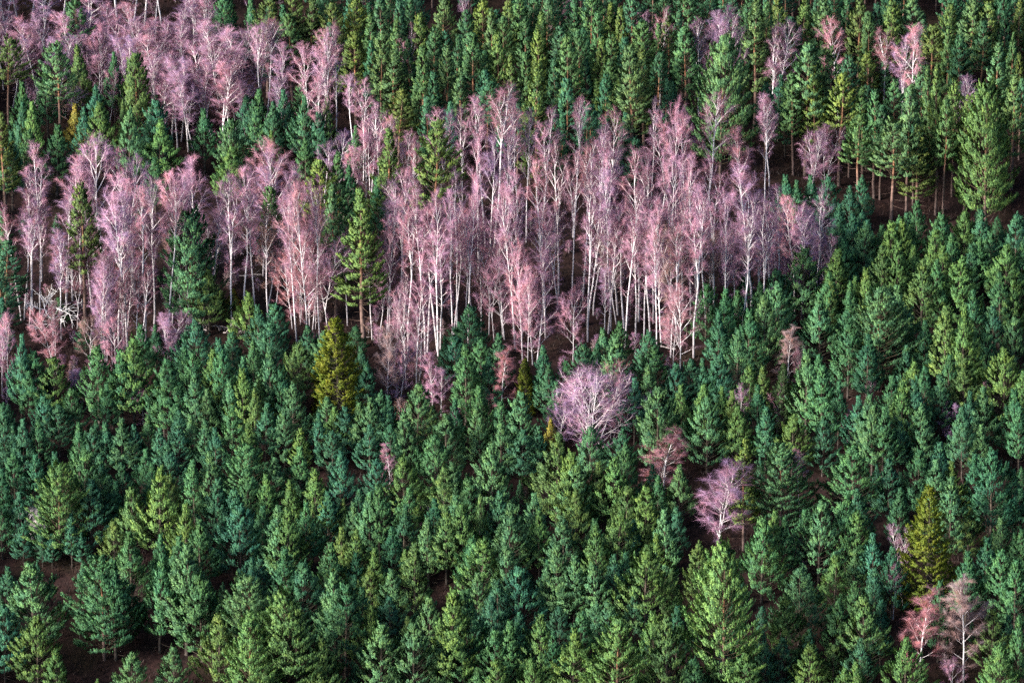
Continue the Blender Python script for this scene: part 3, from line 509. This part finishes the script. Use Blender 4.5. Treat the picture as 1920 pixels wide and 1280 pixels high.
# landmarks: form, x, y, width, height in photo pixels, colour, name, category, full label, short name for other labels
SPECIAL = [
 ('S0', 633, 597, 104, 185, 'G', 'spruce_tree', 'spruce', 'big golden-green spruce cone standing below the birch stand, left of centre', 'big golden spruce left of centre'),
 ('S1', 1743, 908, 100, 235, 'G', 'spruce_tree', 'spruce', 'tall yellow-green spruce at lower right behind two white-stemmed birches', 'tall golden spruce at lower right'),
 ('S1', 987, 672, 44, 105, 'A', 'spruce_tree', 'spruce', 'small olive spruce beside a low pink birch just below centre', None),
 ('S1', 1467, 680, 46, 140, 'D', 'spruce_tree', 'spruce', 'narrow dark green spruce at the foot of a pair of pink birches', None),
 ('F4', 1730, 1104, 88, 185, 'r', 'birch_tree', 'birch', 'reddish teardrop-shaped birch with straight white trunk, in front of tall golden spruce', 'reddish teardrop birch at bottom right'),
 ('F4', 1812, 1078, 90, 205, 'n', 'birch_tree', 'birch', 'greyish-pink birch with forked white trunk at bottom right, beside the reddish one', 'greyish-pink birch at bottom right'),
 ('W1', 1350, 866, 112, 180, 'v', 'birch_tree', 'birch', 'lone spreading pink birch with white limbs among dark pines, lower right', 'lone spreading birch at lower right'),
 ('D0', 1112, 698, 150, 160, 'v', 'birch_tree', 'birch', 'wide bushy pink birch sunk among young pines below centre', 'wide bushy pink birch below centre'),
 ('F3', 1277, 532, 72, 165, 'r', 'birch_tree', 'birch', 'bright white birch with pink twigs standing in front of the stand, right of centre', 'bright white birch right of centre'),
 ('W0', 1075, 548, 62, 132, 'p', 'birch_tree', 'birch', 'small white birch with upswept limbs in the clearing at the stand edge', 'small white birch in the clearing'),
 ('F2', 1002, 476, 76, 210, 'p', 'birch_tree', 'birch', 'dense multi-stemmed mauve birch at the front edge of the stand, centre', 'multi-stemmed birch at stand front'),
 ('F4', 940, 648, 60, 140, 'r', 'birch_tree', 'birch', 'low twin-stemmed rosy birch between pines just below centre', 'low rosy birch below centre'),
 ('W3', 268, 730, 52, 70, 'p', 'birch_tree', 'birch', 'small crooked pink birch alone in the young pines at left', 'small crooked birch at left'),
 ('F4', 730, 832, 36, 90, 'v', 'birch_tree', 'birch', 'tiny dark pink birch poking out of the young pines, left of centre', 'tiny dark pink birch'),
 ('F4', 1246, 808, 82, 125, 'r', 'birch_tree', 'birch', 'rust-pink bushy birch above the lone spreading birch', 'rust-pink bushy birch'),
 ('F4', 1478, 610, 54, 125, 'n', 'birch_tree', 'birch', 'pale rosy birch with white stem in the dark pines at right', 'pale rosy birch at right'),
 ('W1', 1550, 240, 74, 120, 'p', 'birch_tree', 'birch', 'white forked birch spreading at the feet of the tall pines, upper right', 'forked white birch at upper right'),
 ('B0', 1360, 1036, 130, 280, 'y', 'pine_tree', 'pine', 'very big rounded yellow-green pine at lower right below the lone birch', 'big rounded pine at lower right'),
 ('B0', 1353, 83, 112, 250, 'P', 'pine_tree', 'pine', 'very big pale green pine above the birch stand, upper right', 'big pale pine at upper right'),
 ('B0', 1853, 170, 112, 260, 'y', 'pine_tree', 'pine', 'very big conical yellow-green pine near the right edge, upper right', 'big conical pine near right edge'),
 ('B1', 1466, 836, 112, 170, 'P', 'pine_tree', 'pine', 'big pale yellowish pine clump right of the lone spreading birch', 'big pale yellowish pine'),
 ('B0', 357, 406, 110, 215, 'P', 'pine_tree', 'pine', 'bushy pale pine standing inside the left birches', 'bushy pine in the left birches'),
 ('B1', 192, 1049, 122, 190, 'g', 'pine_tree', 'pine', 'broad tiered green pine with orange trunk by open ground, lower left', 'broad tiered pine at lower left'),
 ('B0', 533, 1119, 115, 215, 'y', 'pine_tree', 'pine', 'big bright yellow-green pine at the bottom, left of centre', 'big bright pine at bottom'),
 ('B1', 1157, 1164, 108, 190, 'y', 'pine_tree', 'pine', 'broad bright green pine at the bottom, right of centre', 'broad bright pine at bottom'),
 ('Y2', 1031, 787, 30, 100, 'X', 'young_pine', 'young pine', 'spindly yellow sapling pine left of the wide bushy birch', 'spindly yellow sapling'),
 ('Y2', 1500, 1013, 30, 78, 'N', 'young_pine', 'young pine', 'dead brown sapling pine at lower right', 'dead brown sapling'),
 ('Y4', 435, 543, 40, 68, 'X', 'young_pine', 'young pine', 'half-bare yellowing pine beside heap of grey dead branches', 'half-bare yellowing pine'),
 ('Y2', 562, 228, 26, 70, 'Z', 'young_pine', 'young pine', 'silvery small pine among green ones at upper left', 'silvery small pine at upper left'),
]
PAL = {  # base colours of needles and twigs
 'g': (.052, .132, .058), 'b': (.034, .112, .078), 'y': (.112, .172, .040), 'o': (.092, .122, .030), 'd': (.020, .084, .052), 'P': (.086, .168, .078), 'Y': (.22, .19, .04),
 'G': (.108, .148, .012), 'A': (.115, .140, .014), 'D': (.030, .070, .020), 'X': (.26, .21, .035), 'N': (.17, .11, .11), 'Z': (.17, .22, .20),
 'p': (.38, .188, .250), 'r': (.34, .155, .180), 'v': (.33, .175, .250), 'n': (.30, .185, .165)}
WORD = {'g': 'mid-green', 'b': 'blue-green', 'y': 'yellow-green', 'o': 'olive', 'd': 'dark green', 'P': 'pale green', 'Y': 'yellowing', 'p': 'pink', 'r': 'reddish', 'v': 'mauve', 'n': 'tan'}

# ---------------------------------------------------------------- placing
rnd = random.Random(11)
TREES = []
def tint(c):
    r, g, b = PAL[c]
    if c in 'gbyodP': r, g, b = (0.6 * q + 0.4 * m for q, m in zip((r, g, b), (.058, .145, .052)))
    k = rnd.uniform(0.82, 1.18); w = rnd.uniform(-0.11, 0.11)
    return (r * k * (1 + w), g * k, b * k * (1 - w), 1.0)
def plant(tpl, px, py, wpx, hpx, colour, name):
    tm, cm, H, W = tpl
    p, h, t = stand(px, py, hpx)
    wm = wpx * t / FPX
    return dict(tpl=tpl, p=p, sx=wm / W * (1.22 if name == 'birch_tree' else 1.5 if name == 'young_pine' else 1.42 if name == 'pine_tree' and W < 7 else 1.22 if name == 'spruce_tree' else 1.3), sz=h / H, rz=rnd.uniform(0, 6.283), colour=colour, col=tint(colour), name=name, px=px, py=py, w=wpx, h=hpx, special=None)
def choose(pool, wpx, hpx):
    asp = wpx / hpx
    ranked = sorted(pool, key=lambda T: abs(math.log((T[3] / T[2]) / asp)) + rnd.uniform(0, 0.35))
    return ranked[0]
for tile, txt in CONIFERS.items():
    ox, oy = TILES[tile]
    for e in txt.replace('\n', '').split(','):
        x, y, w, h, c = e.split()
        x, y, w, h = ox + float(x) / 3, oy + float(y) / 3, float(w) / 3, float(h) / 3
        form = c[1:] or ('T' if tile in ('R12', 'R13', 'R14') else 'A' if tile == 'R11' else 'Y')
        if form == 'A': form = 'T' if h > 150 else 'Y'
        if tile == 'R12' and h < 140: form = 'Y'
        pool = {'T': TALL, 'Y': YOUNG, 'B': BROAD}[form]
        if form == 'Y' and w > 82: pool = BROAD + YOUNG
        d = plant(choose(pool, w, h), x, y, w, h, c[0], 'young_pine' if form == 'Y' else 'pine_tree')
        if form == 'T': d['col'] = (d['col'][0] * 1.22, d['col'][1], d['col'][2] * 0.92, 1)
        TREES.append(d)
for tile, txt in BIRCHES.items():
    ox, oy = TILES[tile]
    for e in txt.replace('\n', '').split(','):
        x, y, w, h, c = e.split()
        x, y, w, h = ox + float(x) / 3, oy + float(y) / 3, float(w) / 3, float(h) / 3
        form = c[1:]
        pool = SPREAD if form == 'S' else (FULL[:4] if form == 'F' else BIRCH)
        if not form and w / h > 0.33: pool = FULL[:4] + [SPREAD[0], SPREAD[3]]
        if tile == 'R11': w *= 1.25
        TREES.append(plant(choose(pool, w, h), x, y, w, h, c[0], 'birch_tree'))
for form, x, y, w, h, c, name, cat, label, short in SPECIAL:
    pool = {'S': SPRUCE, 'W': SPREAD, 'B': BROAD, 'Y': YOUNG, 'F': FULL, 'D': DOME}[form[0]]
    d = plant(pool[int(form[1])], x, y, w, h, c, name)
    d['special'] = (cat, label, short)
    TREES.append(d)
# ---------------------------------------------------------------- which are things of their own, which are the mass
young = sorted((d for d in TREES if d['name'] == 'young_pine'), key=lambda d: (d['special'] is None, -d['w'] * d['h'] * (0.5 if d['colour'] == 'd' else 1)))
MASS = young[300:]
mass_ids = {id(d) for d in MASS}
THINGS = [d for d in TREES if id(d) not in mass_ids]

def link(o): COL.objects.link(o); return o
for d in THINGS:
    e = link(bpy.data.objects.new(d['name'], None))
    e.empty_display_size = 0.5
    e.location = Vector(d['p']); e.rotation_euler = (rnd.gauss(0, .018), rnd.gauss(0, .018), d['rz']); e.scale = (d['sx'], d['sx'], d['sz'])
    tr = link(bpy.data.objects.new('trunk', d['tpl'][0])); tr.parent = e
    cr = link(bpy.data.objects.new('crown', d['tpl'][1])); cr.parent = e; cr.color = d['col']
    d['obj'] = e

# ---------------------------------------------------------------- labels
CAT = {'young_pine': 'young pine', 'pine_tree': 'pine', 'birch_tree': 'birch', 'spruce_tree': 'spruce'}
KIND = {'young_pine': 'young pine', 'pine_tree': 'tall pine', 'birch_tree': 'birch'}
ORD = ['nearest', 'second', 'third', 'fourth', 'fifth', 'sixth', 'seventh', 'eighth', 'ninth', 'tenth', 'eleventh', 'twelfth', 'thirteenth', 'fourteenth', 'fifteenth', 'sixteenth', 'seventeenth', 'eighteenth', 'nineteenth', 'twentieth', 'twenty-first', 'twenty-second', 'twenty-third', 'twenty-fourth', 'twenty-fifth'] + ['twenty-' + q for q in ('sixth', 'seventh', 'eighth', 'ninth')] + ['thirtieth'] + ['thirty-' + q for q in ('first', 'second', 'third', 'fourth', 'fifth', 'sixth', 'seventh', 'eighth', 'ninth')]
SECT = ['right of', 'lower right of', 'below', 'lower left of', 'left of', 'upper left of', 'above', 'upper right of']
for d in THINGS:                                        # what one sees of a tree: the middle of its upper crown
    d['cx'], d['cy'] = d['px'], d['py'] + 0.25 * d['h']
marks = [(d['cx'], d['cy'], 'the ' + d['special'][2]) for d in THINGS if d['special'] and d['special'][2]]
marks.append((95, 560, 'the bare white dead tree'))
marks.append((1355, 1240, 'the silver dead sapling'))
corners = [(0, 0, 'the top left corner'), (1920, 0, 'the top right corner'), (0, 1280, 'the bottom left corner'), (1920, 1280, 'the bottom right corner')]
def sector(d, m):
    a = math.atan2(d['cy'] - m[1], d['cx'] - m[0])
    return int(round(a / (math.pi / 4))) % 8
used = set()
def words(d):
    asp = d['w'] / d['h']
    size = 'slim' if asp < (0.22 if d['name'] == 'pine_tree' else 0.17 if d['name'] == 'birch_tree' else 0.36) else 'broad' if asp > (0.34 if d['name'] == 'pine_tree' else 0.30 if d['name'] == 'birch_tree' else 0.50) else ''
    return ' '.join(x for x in (size, WORD[d['colour']]) if x)
for d in THINGS:
    o = d['obj']
    o['category'] = d['special'][0] if d['special'] else CAT[d['name']]
    if d['special']:
        o['label'] = d['special'][1]; used.add(o['label'])
        continue
    o['group'] = {'young_pine': 'young pines of the lower slope', 'pine_tree': 'tall pines', 'birch_tree': 'leafless birches'}[d['name']]
    same = [q for q in THINGS if q['name'] == d['name'] and not q['special']]
    done = False
    for m in sorted(marks + corners, key=lambda m: (d['cx'] - m[0]) ** 2 + (d['cy'] - m[1]) ** 2):
        dist = lambda q: (q['cx'] - m[0]) ** 2 + (q['cy'] - m[1]) ** 2
        if m in corners:
            mates = sorted(same, key=dist); rel = 'to'
        else:
            s = sector(d, m); mates = sorted((q for q in same if sector(q, m) == s), key=dist); rel = SECT[s]
        i = next(k for k, q in enumerate(mates) if q is d)
        if i >= len(ORD): continue
        rank = (ORD[i] + ' nearest') if (rel == 'to' and i) else ORD[i]
        lab = f"{words(d)} {KIND[d['name']]}, {rank} {'' if rel == 'to' else 'one '}{rel} {m[2]}"
        if lab in used or len(lab.split()) > 16: continue
        o['label'] = lab; used.add(lab); done = True
        break
    if not done: o['label'] = f"{words(d)} {KIND[d['name']]} deep inside the stand"

# ---------------------------------------------------------------- the rest of the young pines and the forest past the frame, as masses
def scatter(name, items, pools, label, cat):
    """one object: instances the tree templates on points (geometry nodes)"""
    me = bpy.data.meshes.new(name)
    me.from_pydata([tuple(d['p']) for d in items], [], [])
    def put(nm, typ, vals, key='value'):
        a = me.attributes.new(nm, typ, 'POINT'); a.data.foreach_set(key, np.array(vals, dtype=np.int32 if typ == 'INT' else np.float32).ravel())
    put('pick', 'INT', [d['pick'] for d in items])
    put('tint', 'FLOAT_COLOR', [d['col'] for d in items], 'color')
    put('rot', 'FLOAT_VECTOR', [(0, 0, d['rz']) for d in items], 'vector')
    put('size', 'FLOAT_VECTOR', [(d['sx'], d['sx'], d['sz']) for d in items], 'vector')
    ng = bpy.data.node_groups.new(name + '_nodes', 'GeometryNodeTree')
    ng.interface.new_socket('Geometry', in_out='INPUT', socket_type='NodeSocketGeometry')
    ng.interface.new_socket('Geometry', in_out='OUTPUT', socket_type='NodeSocketGeometry')
    N, L = ng.nodes, ng.links
    gi = N.new('NodeGroupInput'); go = N.new('NodeGroupOutput'); jn = N.new('GeometryNodeJoinGeometry')
    def named(nm, typ):
        a = N.new('GeometryNodeInputNamedAttribute'); a.data_type = typ; a.inputs['Name'].default_value = nm
        return a.outputs['Attribute']
    for part in (0, 1):
        c = bpy.data.collections.new(f'{name}_source_{part}')
        for k, tpl in enumerate(pools):
            o = bpy.data.objects.new(f'{name}_source_{part}_{k:03d}', tpl[part]); c.objects.link(o)
        ci = N.new('GeometryNodeCollectionInfo'); ci.inputs['Collection'].default_value = c
        ci.inputs['Separate Children'].default_value = True; ci.inputs['Reset Children'].default_value = True
        ip = N.new('GeometryNodeInstanceOnPoints'); ip.inputs['Pick Instance'].default_value = True
        L.new(gi.outputs[0], ip.inputs['Points']); L.new(ci.outputs[0], ip.inputs['Instance'])
        L.new(named('pick', 'INT'), ip.inputs['Instance Index'])
        L.new(named('rot', 'FLOAT_VECTOR'), ip.inputs['Rotation']); L.new(named('size', 'FLOAT_VECTOR'), ip.inputs['Scale'])
        L.new(ip.outputs[0], jn.inputs[0])
    L.new(jn.outputs[0], go.inputs[0])
    o = link(bpy.data.objects.new(name, me))
    md = o.modifiers.new('scatter', 'NODES'); md.node_group = ng
    o.color = (0, 0, 0, 1)                               # the colour comes from the points' tint
    o['kind'] = 'stuff'; o['label'] = label; o['category'] = cat
    return o
POOL = YOUNG + TALL
def pick_of(T):
    return next((i for i, t in enumerate(POOL) if t is T), None)
for d in MASS:
    if pick_of(d['tpl']) is None:
        T = YOUNG[3]; d['sx'] *= d['tpl'][3] / T[3]; d['sz'] *= d['tpl'][2] / T[2]; d['tpl'] = T
    d['pick'] = pick_of(d['tpl'])
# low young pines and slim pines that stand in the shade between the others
bases = np.array([d['p'][:2] for d in TREES]); kinds = [d['name'] for d in TREES]
def random_tree(x, y, h, tall, colours):
    T = (TALL if tall else YOUNG)[rnd.randrange(8)]
    return dict(p=(x, y, float(ground(x, y))), tpl=T, pick=pick_of(T), rz=rnd.uniform(0, 6.28), sx=h / T[2] * rnd.uniform(.95, 1.2), sz=h / T[2], col=tint(rnd.choice(colours)))
FILL, REST = [], []
for _ in range(16000):
    x = rnd.uniform(-160, 160); y = rnd.uniform(-190, 260)
    z = float(ground(x, y))
    bx_, by_, dep = project((x, y, z))
    d2 = ((bases - (x, y)) ** 2).sum(1); i = int(np.argmin(d2))
    tall = y > 40
    h = rnd.uniform(14, 18) if tall else rnd.uniform(8, 11)
    tx_, ty_, _d = project((x, y, z + h))
    inside = -45 < tx_ < 1965 and ty_ < 1300 and by_ > -10
    if not inside:
        if d2[i] < 3.5 ** 2: continue
        REST.append(random_tree(x, y, h, tall, 'gbod')); kinds.append('pine_tree' if tall else 'young_pine')
    else:
        k = kinds[i]
        near = np.argsort(d2)[:4]
        if any(kinds[j] == 'birch_tree' for j in near) or (bx_ < 480 and by_ < 420): continue
        if bx_ < 400 and by_ > 1120: continue            # the open ground at lower left
        tall = k == 'pine_tree' and y > 30
        if d2[i] < (2.9 if tall else 3.1) ** 2: continue
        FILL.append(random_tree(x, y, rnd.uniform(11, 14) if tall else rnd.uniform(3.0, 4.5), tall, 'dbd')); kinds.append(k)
    bases = np.vstack((bases, (x, y)))
scatter('young_pine_thicket', MASS + FILL, POOL, 'dense dark thicket of smaller pines between the bigger ones', 'pine thicket')
scatter('pine_forest', REST, POOL, 'pine forest that goes on past the edges of the view', 'forest')

# low birch scrub under and between the birches
BRUSH = []
bp = np.array([d['p'][:2] for d in TREES]); bk = [d['name'] for d in TREES]
for _ in range(6000):
    x = rnd.uniform(-85, 85); y = rnd.uniform(-60, 125)
    d2 = ((bp - (x, y)) ** 2).sum(1); o3 = np.argsort(d2)[:3]
    if sum(bk[j] == 'birch_tree' for j in o3) < 2 or d2[o3[0]] < 1.0: continue
    i = rnd.randrange(len(SPREAD)); T = SPREAD[i]; h = rnd.uniform(1.6, 3.6)
    BRUSH.append(dict(p=(x, y, float(ground(x, y)) - 0.1), pick=i, rz=rnd.uniform(0, 6.28), sx=h / T[2] * 1.2, sz=h / T[2], col=tint(rnd.choice('vvnp'))))
    if len(BRUSH) >= 520: break
scatter('birch_scrub', BRUSH, SPREAD, 'low purplish birch scrub under the birch stand', 'scrub')

# ---------------------------------------------------------------- bare dead wood and rocks
def dead_tree(seed, H, W, levels):
    rng = np.random.default_rng(seed); mb = MB(); br = MB()
    P = curve_limb(rng, (0, 0, -0.3), (0.12, 0, 1), H * 0.62, 0.1, 7, 0.22)
    mb.tube(P, 0.17 * (1 - 0.5 * np.linspace(0, 1, 8)), 7, np.linspace(0, .6, 8))
    def go(p, d, L, r, lv):
        Q = curve_limb(rng, p, d, L, 0.05, 6, 0.42)
        br.tube(Q, r * (1 - 0.85 * np.linspace(0, 1, 7)) + 0.006, 5, 0.75)
        if lv:
            for _ in range(4):
                i = rng.integers(2, 7)
                go(Q[i], unit(Q[i] - Q[i - 1]) + rng.normal(size=3) * 0.65, L * (0.35 + 0.3 * rng.random()), r * 0.55, lv - 1)
    for k in range(8):
        az = k * 0.785 + rng.normal() * 0.3; i = rng.integers(4, 8)
        go(P[i], np.array((math.cos(az), math.sin(az) * 0.8, 0.25 + 0.5 * rng.random())), W * (0.34 + 0.16 * rng.random()), 0.07, levels)
    return mb, br
mb, br = dead_tree(7, 8.5, 7.8, 2)
p, h, t = stand(95, 533, 118)
e = link(bpy.data.objects.new('dead_tree', None)); e.location = Vector(p); s = h / 8.0; e.scale = (s, s, s)
e['label'] = 'bare white dead tree with gnarled crooked limbs before dark pines at left'; e['category'] = 'dead tree'
o = link(bpy.data.objects.new('trunk', mb.mesh('dead_trunk', M_DEAD, True))); o.parent = e
o = link(bpy.data.objects.new('limbs', br.mesh('dead_limbs', M_DEAD, True))); o.parent = e

def sapling(H, seed):
    rng = np.random.default_rng(seed); tk = MB(); br = MB()
    tk.tube(np.array(((0, 0, -.2), (0.03, 0, H * .5), (0, 0, H))), np.array((.05, .035, .01)), 5, 0.9)
    z = H * 0.15
    while z < H * .96:
        for b in range(4):
            az = rng.random() * 6.28; L = (H - z) * 0.16 + 0.25
            h_ = np.array((math.cos(az), math.sin(az), 0.8)); a = np.array((0, 0, z))
            Q = np.array((a, a + h_ * L * .55, a + h_ * L + np.array((0, 0, .1))))
            br.tube(Q, np.array((.03, .026, .012)), 3, 1.0)
            for _ in range(4):
                i = rng.random(); x = Q[0] + (Q[2] - Q[0]) * i
                br.tube(np.array((x, x + unit(h_ + rng.normal(size=3) * .6) * .3)), np.array((.02, .01)), 3, 1.0)
        z += 0.24
    return tk, br
tk, br = sapling(5.0, 3)
p, h, t = stand(1355, 1222, 78)
e = link(bpy.data.objects.new('dead_sapling', None)); e.location = Vector(p); s = h / 5.0; e.scale = (s, s, s)
e['label'] = 'silvery bare dead sapling at the bottom edge under the big rounded pine'; e['category'] = 'dead sapling'
o = link(bpy.data.objects.new('trunk', tk.mesh('sapling_trunk', M_DEAD, True))); o.parent = e
o = link(bpy.data.objects.new('twigs', br.mesh('sapling_twigs', M_DEAD, True))); o.parent = e

def ground_at(px, py):
    return stand(px, py, 0.0)[0]
def heap(seed, n, spread, name, label):
    rng = np.random.default_rng(seed)
    e = link(bpy.data.objects.new(name, None)); e['label'] = label; e['category'] = 'dead wood'
    for k in range(n):
        mb = MB()
        a = rng.normal(size=3) * np.array((spread, spread * .6, 0)) + np.array((0, 0, .35 + .9 * rng.random()))
        Q = curve_limb(rng, a, (rng.normal(), rng.normal() * .6, rng.normal() * .35), 2.2 + 2 * rng.random(), -0.1, 5, 0.6)
        mb.tube(Q, (.09 - .07 * np.linspace(0, 1, 6)), 5, 0.6 + .4 * rng.random())
        for _ in range(5):
            i = rng.integers(1, 6); R_ = curve_limb(rng, Q[i], rng.normal(size=3), .9, 0, 3, .5)
            mb.tube(R_, np.array((.04, .03, .02, .008)), 4, 0.9)
        o = link(bpy.data.objects.new('branch', mb.mesh('dead_branch', M_GREYWOOD, True))); o.parent = e
    return e
e = heap(21, 16, 2.4, 'branch_heap', 'heap of grey fallen branches under the half-bare yellowing pine at left'); e.location = Vector(ground_at(402, 628))
for k, (x, y, az, L, lab) in enumerate(((1110, 578, .3, 5, 'pale fallen birch branch lying left in the clearing behind the small white birch'), (1235, 655, 2.7, 5, 'pale fallen branch on the ground just left of the bright white birch'), (455, 522, .1, 5, 'pale fallen log lying under the birches behind the half-bare pine'), (690, 638, .4, 3, 'short pale fallen log right of the big golden spruce'))):
    rng = np.random.default_rng(40 + k); mb = MB()
    Q = curve_limb(rng, (-L / 2, 0, .35), (1, .15, 0.05), L, 0.0, 6, .25)
    mb.tube(Q, .10 - .06 * np.linspace(0, 1, 7), 6, .8)
    for _ in range(4):
        i = rng.integers(1, 6); mb.tube(curve_limb(rng, Q[i], rng.normal(size=3) + np.array((.5, 0, .6)), 1.2, 0, 4, .4), np.array((.05, .04, .03, .02, .008)), 4, .8)
    o = link(bpy.data.objects.new('fallen_branch', mb.mesh('fallen_branch', M_GREYWOOD, True)))
    o.location = Vector(ground_at(x, y)); o.rotation_euler = (0.0, 0.0, az); o['label'] = lab; o['category'] = 'fallen branch'; o['group'] = 'fallen birch wood'
import bmesh
for k, (x, y, sz, lab) in enumerate(((62, 975, 2.2, 'pale boulder face showing between young pines at lower left'), (72, 1000, 1.5, 'smaller pale boulder just below the pale boulder face at lower left'), (140, 1010, 1.5, 'grey boulder low among young pines left of the broad tiered pine'))):
    rng = np.random.default_rng(60 + k)
    bm = bmesh.new(); bmesh.ops.create_icosphere(bm, subdivisions=3, radius=1.0)
    ph = rng.random(6) * 6
    for v in bm.verts:
        c = v.co
        v.co = c * (1 + .22 * math.sin(c.x * 3 + ph[0]) * math.sin(c.y * 2.6 + ph[1]) + .14 * math.sin(c.z * 5 + ph[2]) + .07 * math.sin(c.x * 9 + c.y * 7 + ph[3]))
    me = bpy.data.meshes.new('boulder'); bm.to_mesh(me); bm.free(); me.materials.append(M_ROCK)
    o = link(bpy.data.objects.new('boulder', me)); o.location = Vector(ground_at(x, y)); o.scale = (sz * .7, sz * .8, sz); o.rotation_euler = (0, .3, rng.random() * 6)
    o['label'] = lab; o['category'] = 'boulder'

# ---------------------------------------------------------------- heather and bracken under the birches
def undergrowth():
    rng = np.random.default_rng(77)
    n = 15000
    X = rng.uniform(-80, 80, n); Y = rng.uniform(-115, 125, n)
    Z = ground(X, Y)
    P = np.column_stack((X, Y, Z))
    k = 22
    C = np.repeat(P, k, 0); v = np.repeat(rng.random(n), k)
    m = n * k
    C[:, 0] += rng.normal(size=m) * .55; C[:, 1] += rng.normal(size=m) * .55
    d = unit(np.column_stack((rng.normal(size=(m, 2)) * .55, np.ones(m))))
    L = .3 + .6 * rng.random(m)
    w = unit(np.cross(d, rng.normal(size=(m, 3)))) * .05
    base = C - np.array((0, 0, .08))
    mb = MB(); mb.tris(np.stack((base - w, base + w, base + d * L[:, None]), 1), np.clip(v + rng.normal(size=m) * .15, 0, 1))
    o = link(bpy.data.objects.new('heather', mb.mesh('heather', M_HEATHER)))
    o.color = (.028, .016, .014, 1)
    o['kind'] = 'stuff'; o['label'] = 'brown heather and bracken under the trees'; o['category'] = 'heather'
undergrowth()
